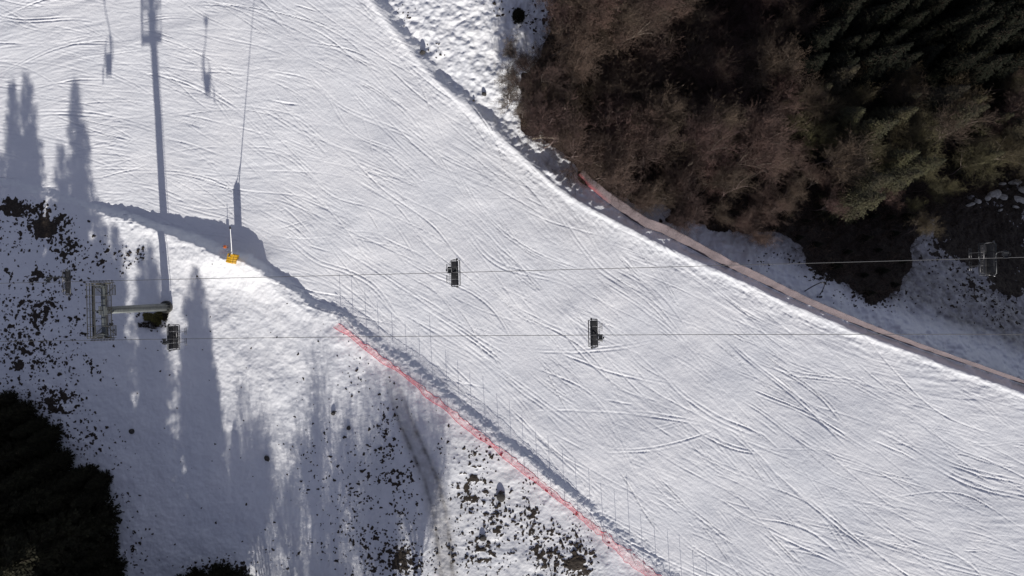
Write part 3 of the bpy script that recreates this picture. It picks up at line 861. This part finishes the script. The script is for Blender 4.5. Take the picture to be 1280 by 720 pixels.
netpts -= np.array(O[:])
segs = []
for k in range(rows):
    r = .0075 if 0 < k < rows-1 else .028
    a = netpts[:-1, k]; b = netpts[1:, k]
    segs.append(np.concatenate([a, b, np.full((len(a), 2), r)], 1))
for k in range(rows-1):
    a = netpts[:, k]; b = netpts[:, k+1]
    segs.append(np.concatenate([a, b, np.full((len(a), 2), .007)], 1))
v, f = seg_tubes(np.concatenate(segs), 3)
link(bpy.data.objects.new('net', np_mesh('net', v, f, M['rednet'])), e)
tall = {7, 22, 36}
k = 0; s = 0.0; nxt = .3
for i in range(1, len(FP)):
    s += (FP[i]-FP[i-1]).length
    if s >= nxt:
        nxt += 2.05+random.uniform(-.15, .15)
        hh = 3.3 if k in tall else random.uniform(1.95, 2.3)
        mb = MB(); z0 = ZG[i]-.3
        mb.tube((FP[i].x-O.x, FP[i].y-O.y, z0-O.z), (FP[i].x-O.x+random.uniform(-.05,.05), FP[i].y-O.y+random.uniform(-.05,.05), ZG[i]+hh-O.z), .026, .022, 6)
        mb.tube((FP[i].x-O.x, FP[i].y-O.y, ZG[i]+.9-O.z), (FP[i].x-O.x-.12, FP[i].y-O.y-.05, ZG[i]+.95-O.z), .012, .012, 4)
        mb.build('post', M['redpost'], e); k += 1
# faded orange barrier on the right
FR = [(722,219),(735,233),(752,248),(772,262),(788,274),(805,284),(826,291),(860,309),(900,330),(950,353),(1000,377),(1050,398),(1100,418),(1150,436),(1200,453),(1250,470),(1290,484),(1400,522)]
pts = [ground_at(a, b) for a, b in FR]; W = []
for i in range(len(pts)-1):
    n = max(1, int((pts[i+1]-pts[i]).length/.25))
    for k in range(n): W.append(pts[i]+(pts[i+1]-pts[i])*(k/n))
W.append(pts[-1])
e = empty('barrier_fence', W[0]); O = W[0].copy()
tag(e, 'faded orange fabric barrier leaning away from the piste below the wood', 'fence')
rows = 7; V = []; fresh = []
XY = np.array([(p.x, p.y) for p in W]); ZG = terrain(XY[:, 0], XY[:, 1])[0]
nr = []
for i, p in enumerate(W):
    tn = (W[min(i+1, len(W)-1)]-W[max(i-1, 0)]); nrm = Vector((-tn.y, tn.x)).normalized()
    if nrm.y < 0: nrm = -nrm
    nr.append(nrm)
    ln = float(np.interp((p.x), [wpt(725,0)[0], wpt(790,0)[0], wpt(1000,0)[0], wpt(1280,0)[0]], [.75, .95, .62, .30]))
    wv = float(vnoise(np.array([i*.12]), np.array([5.5]))[0])-.5
    for k in range(rows):
        t = k/(rows-1)
        V.append((p.x+nrm.x*(ln*t+.12*wv*math.sin(3.14*t))-O.x, p.y+nrm.y*(ln*t+.12*wv*math.sin(3.14*t))-O.y, ZG[i]+.12+1.55*t+.05*wv-O.z))
        fresh.append(max(0, 1-max(0, (p.x-wpt(722,0)[0]))/4.2)*max(0, 1-t*2.2))
Fq = []
for i in range(len(W)-1):
    for k in range(rows-1):
        a = i*rows+k; Fq.append((a, a+1, a+rows+1, a+rows))
m = np_mesh('fabric', V, Fq, M['fabric'], True)
a = m.attributes.new('fresh', 'FLOAT', 'POINT'); a.data.foreach_set('value', np.array(fresh, np.float32))
o = link(bpy.data.objects.new('fabric', m), e)
md = o.modifiers.new('thick', 'SOLIDIFY'); md.thickness = .012
s = 0; nxt = .2
for i in range(1, len(W)):
    s += (W[i]-W[i-1]).length
    if s > nxt:
        nxt += 2.0+random.uniform(-.2, .2)
        mb = MB(); x, y = W[i].x-O.x+nr[i].x*.06, W[i].y-O.y+nr[i].y*.06
        ln = float(np.interp((W[i].x), [wpt(725,0)[0], wpt(790,0)[0], wpt(1000,0)[0], wpt(1280,0)[0]], [.75, .95, .62, .30]))
        mb.tube((x-nr[i].x*.12, y-nr[i].y*.12, ZG[i]-.3-O.z), (x+nr[i].x*(ln*1.02-.03), y+nr[i].y*(ln*1.02-.03), ZG[i]+1.66-O.z), .03, .026, 6)
        mb.build('post', M['orpost'], e)

# ------------------------------------------------------------------ the chairlift
# centre line of the lift in plan and the height of the rope
XA, XB = -42.3, 39.8
def line_y(x): return -2.32+(x-XA)*(1.70/(XB-XA))
def rope_z(x):
    if x < XA: return 14.0-.10*(XA-x)
    t = (x-XA)/(XB-XA)
    return 14.0+17.2*t-11.0*t*(1-t)+(0 if t < 1 else .02*(x-XB))
LA = math.atan2(1.70, XB-XA); LD = Vector((math.cos(LA), math.sin(LA), 0)); LN = Vector((-math.sin(LA), math.cos(LA), 0))
HG = 3.04
for sgn, lb in ((1, 'upper of the two thin steel ropes crossing the piste'), (-1, 'lower of the two thin steel ropes crossing the piste')):
    mb = MB(); P = []
    for x in np.linspace(-95, 110, 150):
        P.append(Vector((x, line_y(x)+sgn*HG, rope_z(x))))
    mb.path(P, .026, 6)
    o = mb.build('haul_rope', M['cable'], None, True); tag(o, lb, 'cable', 'haul ropes of the chairlift')

def arc(c, r, a0, a1, ax1, ax2, n=6):
    return [Vector(c)+Vector(ax1)*(r*math.cos(a0+(a1-a0)*i/n))+Vector(ax2)*(r*math.sin(a0+(a1-a0)*i/n)) for i in range(n+1)]

def make_chair():
    """local x is the way the chair faces, the rope runs through the origin"""
    meshes = []
    # grip clamp
    g_ = MB(); g_.rbox((0, 0, -.02), (.42, .13, .16), .03); g_.rbox((.0, -.22, -.06), (.30, .30, .16), .04)
    g_.tube((-.2, -.42, -.05), (.2, -.42, -.05), .10, .10, 12); g_.tube((-.28, -.16, .02), (-.28, -.34, .02), .07, .07, 10)
    g_.tube((.28, -.16, .02), (.28, -.34, .02), .07, .07, 10); g_.rbox((.05, -.5, -.12), (.26, .14, .22), .03)
    meshes.append(('grip', g_.mesh('grip', M['dark_steel']), []))
    h_ = MB(); yo = -.52
    h_.path([(0, yo, -.05), (-.02, yo, -.4), (-.20, yo, -1.0), (-.48, yo, -1.6), (-.54, yo+.05, -1.95), (-.54, yo+.25, -2.05), (-.54, 0, -2.06)], .055, 10)
    h_.rbox((-.54, -.1, -2.07), (.16, .7, .12), .03)
    meshes.append(('hanger', h_.mesh('hanger', M['dark_steel'], True), []))
    W2 = 1.32; sx_ = -.36
    def sh(P): return [(p[0]+sx_, p[1], p[2]) for p in P]
    f_ = MB()
    loop = [(-.18, 0, -2.08), (-.18, W2-.16, -2.08)] + [( -.18, W2-.16+.16*math.sin(t), -2.24+.16*math.cos(t)) for t in np.linspace(0, math.pi/2, 6)]
    loop += [(-.20, W2, -2.6), (-.14, W2, -3.0)] + [(-.14+.14*(1-math.cos(t)), W2, -3.0-.14*math.sin(t)) for t in np.linspace(0, math.pi/2, 5)] + [(.40, W2, -3.16), (.46, W2-.03, -3.18), (.48, W2-.12, -3.18)]
    right = sh(loop + [(.48, 0, -3.18)]); left = [(p[0], -p[1], p[2]) for p in right]
    f_.path(right, .040, 8); f_.path(left, .040, 8)
    for y in (-.66, 0, .66):
        f_.path(sh([(-.18, y, -2.1), (-.24, y, -2.6), (-.13, y, -3.05), (.0, y, -3.16), (.46, y, -3.18)]), .022, 6)
    # stowed wind cover folded behind the back
    f_.path(sh([(-.46, -W2+.06, -2.42), (-.46, W2-.06, -2.42)]), .045, 8)
    f_.path(sh([(-.46, -W2+.08, -2.42), (-.18, -W2, -2.36)]), .03, 6); f_.path(sh([(-.46, W2-.08, -2.42), (-.18, W2, -2.36)]), .03, 6)
    meshes.append(('frame', f_.mesh('frame', M['dark_steel'], True), []))
    s_ = MB()
    for i in range(4):
        y = -W2+.10+(i+.5)*(2*W2-.2)/4
        s_.rbox((.16+sx_, y, -3.06), (.52, (2*W2-.2)/4-.012, .11), .045)
    meshes.append(('seat', s_.mesh('seat', M['cushion'], True), []))
    b_ = MB(); rot = Matrix.Rotation(math.radians(-14), 3, 'Y')
    for i in range(4):
        y = -W2+.10+(i+.5)*(2*W2-.2)/4
        b_.rbox((-.20+sx_, y, -2.70), (.09, (2*W2-.2)/4-.012, .66), .04, rot)
    meshes.append(('backrest', b_.mesh('backrest', M['cushion'], True), []))
    r_ = MB()
    for sg in (-1, 1):
        r_.path([(-.2+sx_, sg*(W2+.06), -2.35), (-.2+sx_, sg*(W2+.02), -2.36), (.10+sx_, sg*(W2+.02), -2.40), (.36+sx_, sg*(W2-.03), -2.52), (.42+sx_, sg*(W2-.15), -2.58), (.44+sx_, 0, -2.60)], .036, 8)
        r_.tube((-.2+sx_, sg*(W2-.04), -2.30), (-.2+sx_, sg*(W2+.16), -2.30), .09, .09, 10)
    for y in (-.55, .55):
        r_.path([(.44+sx_, y, -2.60), (.66+sx_, y, -2.9), (.80+sx_, y, -3.3), (.92+sx_, y, -3.62), (.98+sx_, y, -3.66)], .024, 6)
    for y in (-1.1, -.9, -.3, -.1, .1, .3, .9, 1.1):
        r_.tube((.44+sx_, y, -2.60), (.62+sx_, y, -2.80), .016, .016, 5)
    r_.tube((.62+sx_, -1.12, -2.80), (.62+sx_, 1.12, -2.80), .018, .018, 6)
    meshes.append(('safety_bar', r_.mesh('safety_bar', M['frame_grey'], True), []))
    fr = MB()
    for y in (-.55, .55):
        fr.tube((.98+sx_, y-.40, -3.66), (.98+sx_, y+.40, -3.66), .030, .030, 8); fr.tube((.84+sx_, y-.38, -3.60), (.84+sx_, y+.38, -3.60), .020, .020, 6)
        for q in (-.34, -.17, .17, .34): fr.tube((.84+sx_, y+q, -3.60), (.98+sx_, y+q, -3.66), .012, .012, 5)
    meshes.append(('footrest', fr.mesh('footrest', M['frame_grey'], True), []))
    return meshes
CHM = make_chair()
chairs = [(81, 1, -1, 'empty chairlift chair on the upper rope left of the tower'),
          (221, -1, 1, 'empty chairlift chair on the lower rope right beside the tower foot'),
          (565, 1, -1, 'empty chairlift chair on the upper rope over the middle of the piste'),
          (746, -1, 1, 'empty chairlift chair on the lower rope over the middle of the piste'),
          (1229, 1, -1, 'empty chairlift chair on the upper rope over the dark slope at the right edge')]
for px, side, face, lb in chairs:
    x = (px-640)/F*(H-10)
    for _ in range(12): x = (px-640)/F*(H-(rope_z(x)-2.8))
    e = empty('chairlift_chair', (x, line_y(x)+side*HG, rope_z(x)), LA+(math.pi if face < 0 else 0))
    tag(e, lb, 'chairlift chair', 'chairs of the chairlift')
    prt = {}
    for nm, m, _ in CHM:
        par = prt.get('safety_bar') if nm == 'footrest' else e
        prt[nm] = link(bpy.data.objects.new(nm, m), par)

# tower
bx_, by_ = XA+.05, line_y(XA)
zg = gz(bx_+.4, by_)
T = empty('lift_tower', (bx_, by_, zg), LA)
tag(T, 'grey steel chairlift tower with crossarm, catwalks and sheave trains', 'lift tower')
zt = 14.0-zg       # rope height above the foot
mb = MB(); mb.tube((.35,0,-.4), (0.05,0,zt-.5), .48, .37, 28); mb.build('pole', M['tower'], T, True)
mb = MB(); mb.tube((.35,0,.30), (.35,0,.36), .66, .66, 24)
for i in range(14):
    a = i*2*math.pi/14; mb.tube((.35+.58*math.cos(a), .58*math.sin(a), .3), (.35+.58*math.cos(a), .58*math.sin(a), .46), .03, .03, 6)
for i in range(8):
    a = i*math.pi/4; mb.box((.35+.5*math.cos(a), .5*math.sin(a), .5), (.2, .03, .3), Matrix.Rotation(a, 3, 'Z'))
mb.build('base_flange', M['steel'], T)
mb = MB(); mb.tube((.35,0,-.6), (.35,0,.29), .80, .74, 28); mb.build('foundation', M['soilcrete'], T)
# ladder on the camera side of the pole
mb = MB()
for s_ in (-.2, .2): mb.tube((.35+.62, s_, .4), (.50, s_, zt-.3), .022, .022, 6)
for i in range(42):
    t = i/41; xx = .97+(.50-.97)*t; zz_ = .5+(zt-1.0)*t; mb.tube((xx, -.2, zz_), (xx, .2, zz_), .014, .014, 5)
mb.build('ladder', M['steel'], T)
# crossarm
mb = MB(); mb.rbox((0,0,zt-.62), (.42, 2*HG-.5, .46), .03)
mb.rbox((0,0,zt-.36), (.9, .9, .06), .02); mb.rbox((0,0,zt-.9), (.75, .75, .06), .02)
for s_ in (-1, 1):
    mb.box((0, s_*(HG-.55), zt-.45), (.6, .12, .8)); mb.box((0, s_*1.4, zt-.62), (.46, .05, .5)); mb.box((0, s_*.8, zt-.62), (.46, .05, .5))
mb.build('crossarm', M['tower'], T)
# lifting gantry above the crossarm
mb = MB()
for s_ in (-1, 1):
    for x_ in (-.2, .2):
        mb.tube((x_, s_*(HG-.75), zt-.4), (x_*.3, s_*(HG-.55), zt+1.1), .04, .04, 6)
    mb.tube((-.9, s_*(HG-.42), zt+1.1), (.9, s_*(HG-.42), zt+1.1), .045, .045, 6)
mb.tube((0, -HG+.4, zt+1.1), (0, HG-.4, zt+1.1), .06, .06, 8)
mb.tube((0, 0, zt-.3), (0, 0, zt+1.1), .05, .05, 8)
mb.build('lifting_gantry', M['steel'], T)
# sheave trains
for s_ in (-1, 1):
    mb = MB(); yb = s_*(HG)-s_*.10
    mb.rbox((0, s_*(HG-.30), zt-.52), (1.5, .10, .16), .02)
    for q in (-1, 1):
        mb.rbox((q*.62, s_*(HG-.22), zt-.42), (.95, .07, .13), .02)
        for w in (-1, 1): mb.rbox((q*.62+w*.31, s_*(HG-.14), zt-.34), (.52, .05, .10), .015)
    st = mb.build('sheave_beam', M['grating'], T)
    for i in range(8):
        xw = -1.085+i*.31; mbw = MB()
        mbw.tube((xw, s_*HG-.05, zt-.18), (xw, s_*HG+.05, zt-.18), .145, .145, 18)
        mbw.tube((xw, s_*HG-.08, zt-.18), (xw, s_*HG+.08, zt-.18), .05, .05, 8)
        mbw.build('sheave_wheel', M['black'], st)
# catwalks: real gratings made of bars
def grate(mb, x0, x1, y0, y1, z, step=.11):
    n = int((x1-x0)/step)
    for i in range(n+1):
        x = x0+(x1-x0)*i/n; mb.box((x, (y0+y1)/2, z), (.030, y1-y0, .03))
    m_ = max(1, int((y1-y0)/.45))
    for i in range(m_+1):
        y = y0+(y1-y0)*i/m_; mb.box(((x0+x1)/2, y, z), (x1-x0, .02, .028))
    for x in (x0, x1): mb.box((x, (y0+y1)/2, z-.02), (.05, y1-y0, .10))
    for y in (y0, y1): mb.box(((x0+x1)/2, y, z-.02), (x1-x0, .05, .10))
for s_ in (-1, 1):
    mb = MB(); ya, yb = sorted((s_*(HG-.42), s_*(HG-1.45)))
    grate(mb, .30, 1.16, ya, yb, zt-.62); grate(mb, -1.16, -.30, ya, yb, zt-.62)
    mb.build('work_platform', M['grating'], T)
mb = MB(); grate(mb, .30, .72, -HG+1.52, HG-1.52, zt-.62); mb.build('catwalk', M['grating'], T)
mb = MB()
for zz_ in (zt+.42, zt-.1):
    mb.tube((-1.18, -HG+.2, zz_), (-1.18, HG-.2, zz_), .045, .045, 6)
    for s_ in (-1, 1):
        ya, yb = s_*(HG-.22), s_*(HG-1.45)
        mb.tube((1.18, ya, zz_), (1.18, yb, zz_), .028, .028, 6)
        mb.tube((-1.18, yb, zz_), (-.35, yb, zz_), .028, .028, 6); mb.tube((.35, yb, zz_), (1.18, yb, zz_), .028, .028, 6)
        mb.tube((-1.18, ya, zz_), (1.18, ya, zz_), .022, .022, 6)
    mb.tube((.75, -HG+1.5, zz_), (.75, HG-1.5, zz_), .02, .02, 6)
for y in np.linspace(-HG+.2, HG-.2, 9): mb.tube((-1.18, y, zt-.65), (-1.18, y, zt+.42), .022, .022, 6)
for y in np.linspace(-HG+1.45, HG-1.45, 5):
    mb.box((-.72, y, zt-.68), (.9, .05, .06))
for s_ in (-1, 1):
    for y in (HG-.22, HG-.8, HG-1.45): mb.tube((1.18, s_*y, zt-.65), (1.18, s_*y, zt+.42), .022, .022, 6)
    for q in (-1, 1): mb.tube((q*1.14, s_*(HG-.45), zt-.7), (q*.2, s_*(HG-1.4), zt-.78), .035, .035, 6)
mb.rbox((-1.18, 0, zt-.64), (.20, 2*HG-.4, .10), .02)
mb.build('handrail', M['rail'], T)

# grass and turf at the tower foot
def tuft(px, py, rx, ry, hh, n, mat, label, name):
    p = ground_at(px, py); tr = []
    for i in range(n):
        a = g.uniform(0, 6.28); q = g.uniform(0, 1)**.5
        kk = 1+.35*math.sin(3*a+px)+.25*math.sin(5*a+py*2); c = np.array([math.cos(a)*rx*q*kk, math.sin(a)*ry*q*kk, g.uniform(-.05, hh*.5*(1-q*q)+.02)])
        d = np.array([math.cos(a)*.6+g.normal(0,.4), math.sin(a)*.6+g.normal(0,.4), g.uniform(.2, 1)]); d /= np.linalg.norm(d)
        w = np.cross(d, [.1,.2,1]); w /= np.linalg.norm(w)+1e-6; l = g.uniform(.15, .38)
        tr.append((c-w*.03, c+d*l*.5-w*.025, c+d*l, c+d*l*.5+w*.025))
    Tt = np.array(tr).reshape(-1, 3)
    o = link(bpy.data.objects.new(name, np_mesh(name, Tt, np.arange(len(Tt)).reshape(-1, 4), M[mat]))); o.location = p
    tag(o, label, 'grass'); return o
tuft(194,397,1.15,.55,.6,4200,'tuft','yellow green grass tuft just below the foot of the lift tower','grass_tuft')
tuft(206,391,.4,.75,.5,1100,'soil','dark withered tuft curling round the right side of the tower foot','grass_tuft')
tuft(187,406,1.1,.30,.3,700,'soil','brown withered tuft lowest below the tower foot','grass_tuft')

# ------------------------------------------------------------------ snow lance, its pad, the marker post
bx_, by_ = wpt(294, 322, 1.6); zb_ = gz(bx_, by_)
L = empty('snow_lance', (bx_, by_, zb_)); tag(L, 'white snow making lance leaning over a thick yellow pad at the piste edge', 'snow lance')
top = Vector((3.75, 2.6, 11.4)); st = Vector((-.15, .35, 1.2))
mb = MB(); mb.tube((-.1,.2,-.5), (0,.1,2.2), .11, .10, 14); mb.build('mast', M['steel'], L, True)
mb = MB(); mb.path([(-.1,.1,1.0), Vector((-.1,.1,1.0))*.5+top*.5, top], [.06, .042, .028], 12); mb.build('lance_tube', M['white'], L, True)
mb = MB(); mb.tube(top, top+Vector((.09,.1,.3)), .10, .07, 12)
for i in range(6):
    a = i*1.047; mb.tube(top+Vector((.03,.03,.12)), top+Vector((.03+.16*math.cos(a), .03+.16*math.sin(a), .12)), .02, .014, 6)
mb.build('nozzle_head', M['dark_steel'], L)
mb = MB(); mb.tube((0,.1,2.1), Vector((0,.1,1.1))*.8+top*.2, .04, .03, 8); mb.build('strut', M['steel'], L)
mb = MB(); mb.rbox((-.25,.72,1.5), (.34,.30,.4), .06); mb.build('valve_box', M['white'], L, True)
rz = Matrix.Rotation(math.radians(-14), 3, 'Z')
P_ = Vector((bx_-.05, by_-.15, zb_))
pad = empty('protective_pad', P_); tag(pad, 'thick yellow crash pad wrapped round the foot of the snow lance', 'crash pad')
mb = MB()
for i in range(4):
    mb.rbox(tuple(rz @ Vector((0, -.42+i*.28, 1.0))), (.62, .268, 2.05), .05, rz)
mb.build('cushion', M['yellow'], pad, True)
mb = MB()
for z in (.45, 1.55):
    mb.rbox(tuple(rz @ Vector((0, 0, z))), (.645, 1.14, .07), .01, rz)
mb.build('strap', M['yellow_dark'], pad)
p = ground_at(285, 309)
e = empty('marker_post', p); tag(e, 'orange and white banded marker post left of the snow lance', 'marker post')
mb = MB(); mb.tube((0,0,-.3), (.03,.02,1.75), .035, .03, 8); mb.build('pole', M['steel'], e)
mb = MB(); mb.rbox((0,0,.75), (.34,.34,.55), .04); mb.build('box', M['orange'], e, True)
mb = MB(); mb.rbox((0,0,.76), (.36,.36,.2), .03); mb.build('band', M['white'], e, True)

# ------------------------------------------------------------------ light, sky, camera
w = bpy.data.worlds.new('World'); scene.world = w; w.use_nodes = True
nt = w.node_tree; bg = nt.nodes['Background']
sky = nt.nodes.new('ShaderNodeTexSky'); sky.sky_type = 'NISHITA'; sky.sun_disc = False
sky.sun_elevation = SUN_EL; sky.sun_rotation = math.radians(176); sky.altitude = 1200
hs = nt.nodes.new('ShaderNodeHueSaturation'); hs.inputs['Saturation'].default_value = .62; hs.inputs['Hue'].default_value = .53
nt.links.new(sky.outputs['Color'], hs.inputs['Color']); nt.links.new(hs.outputs['Color'], bg.inputs['Color']); bg.inputs['Strength'].default_value = .085
ld = bpy.data.lights.new('sun', 'SUN'); ld.energy = 5.0; ld.angle = math.radians(.53); ld.color = (1.0, .955, .90)
lo = bpy.data.objects.new('sun', ld); COL.objects.link(lo)
trav = Vector((-.052*math.cos(SUN_EL), math.cos(SUN_EL), -math.sin(SUN_EL))).normalized()
lo.rotation_euler = trav.to_track_quat('-Z', 'Y').to_euler(); lo.location = (0, -60, 60)

cam = bpy.data.cameras.new('camera'); co = bpy.data.objects.new('camera', cam); COL.objects.link(co)
co.location = (0, 0, H); co.rotation_euler = (0, 0, 0)
cam.sensor_width = 36; cam.lens = F/1280*36; cam.clip_end = 3000; cam.clip_start = .5
scene.camera = co
vs = scene.view_settings; vs.view_transform = 'Standard'; vs.look = 'None'; vs.gamma = 1; vs.exposure = 0.12
scene.cycles.max_bounces = 5
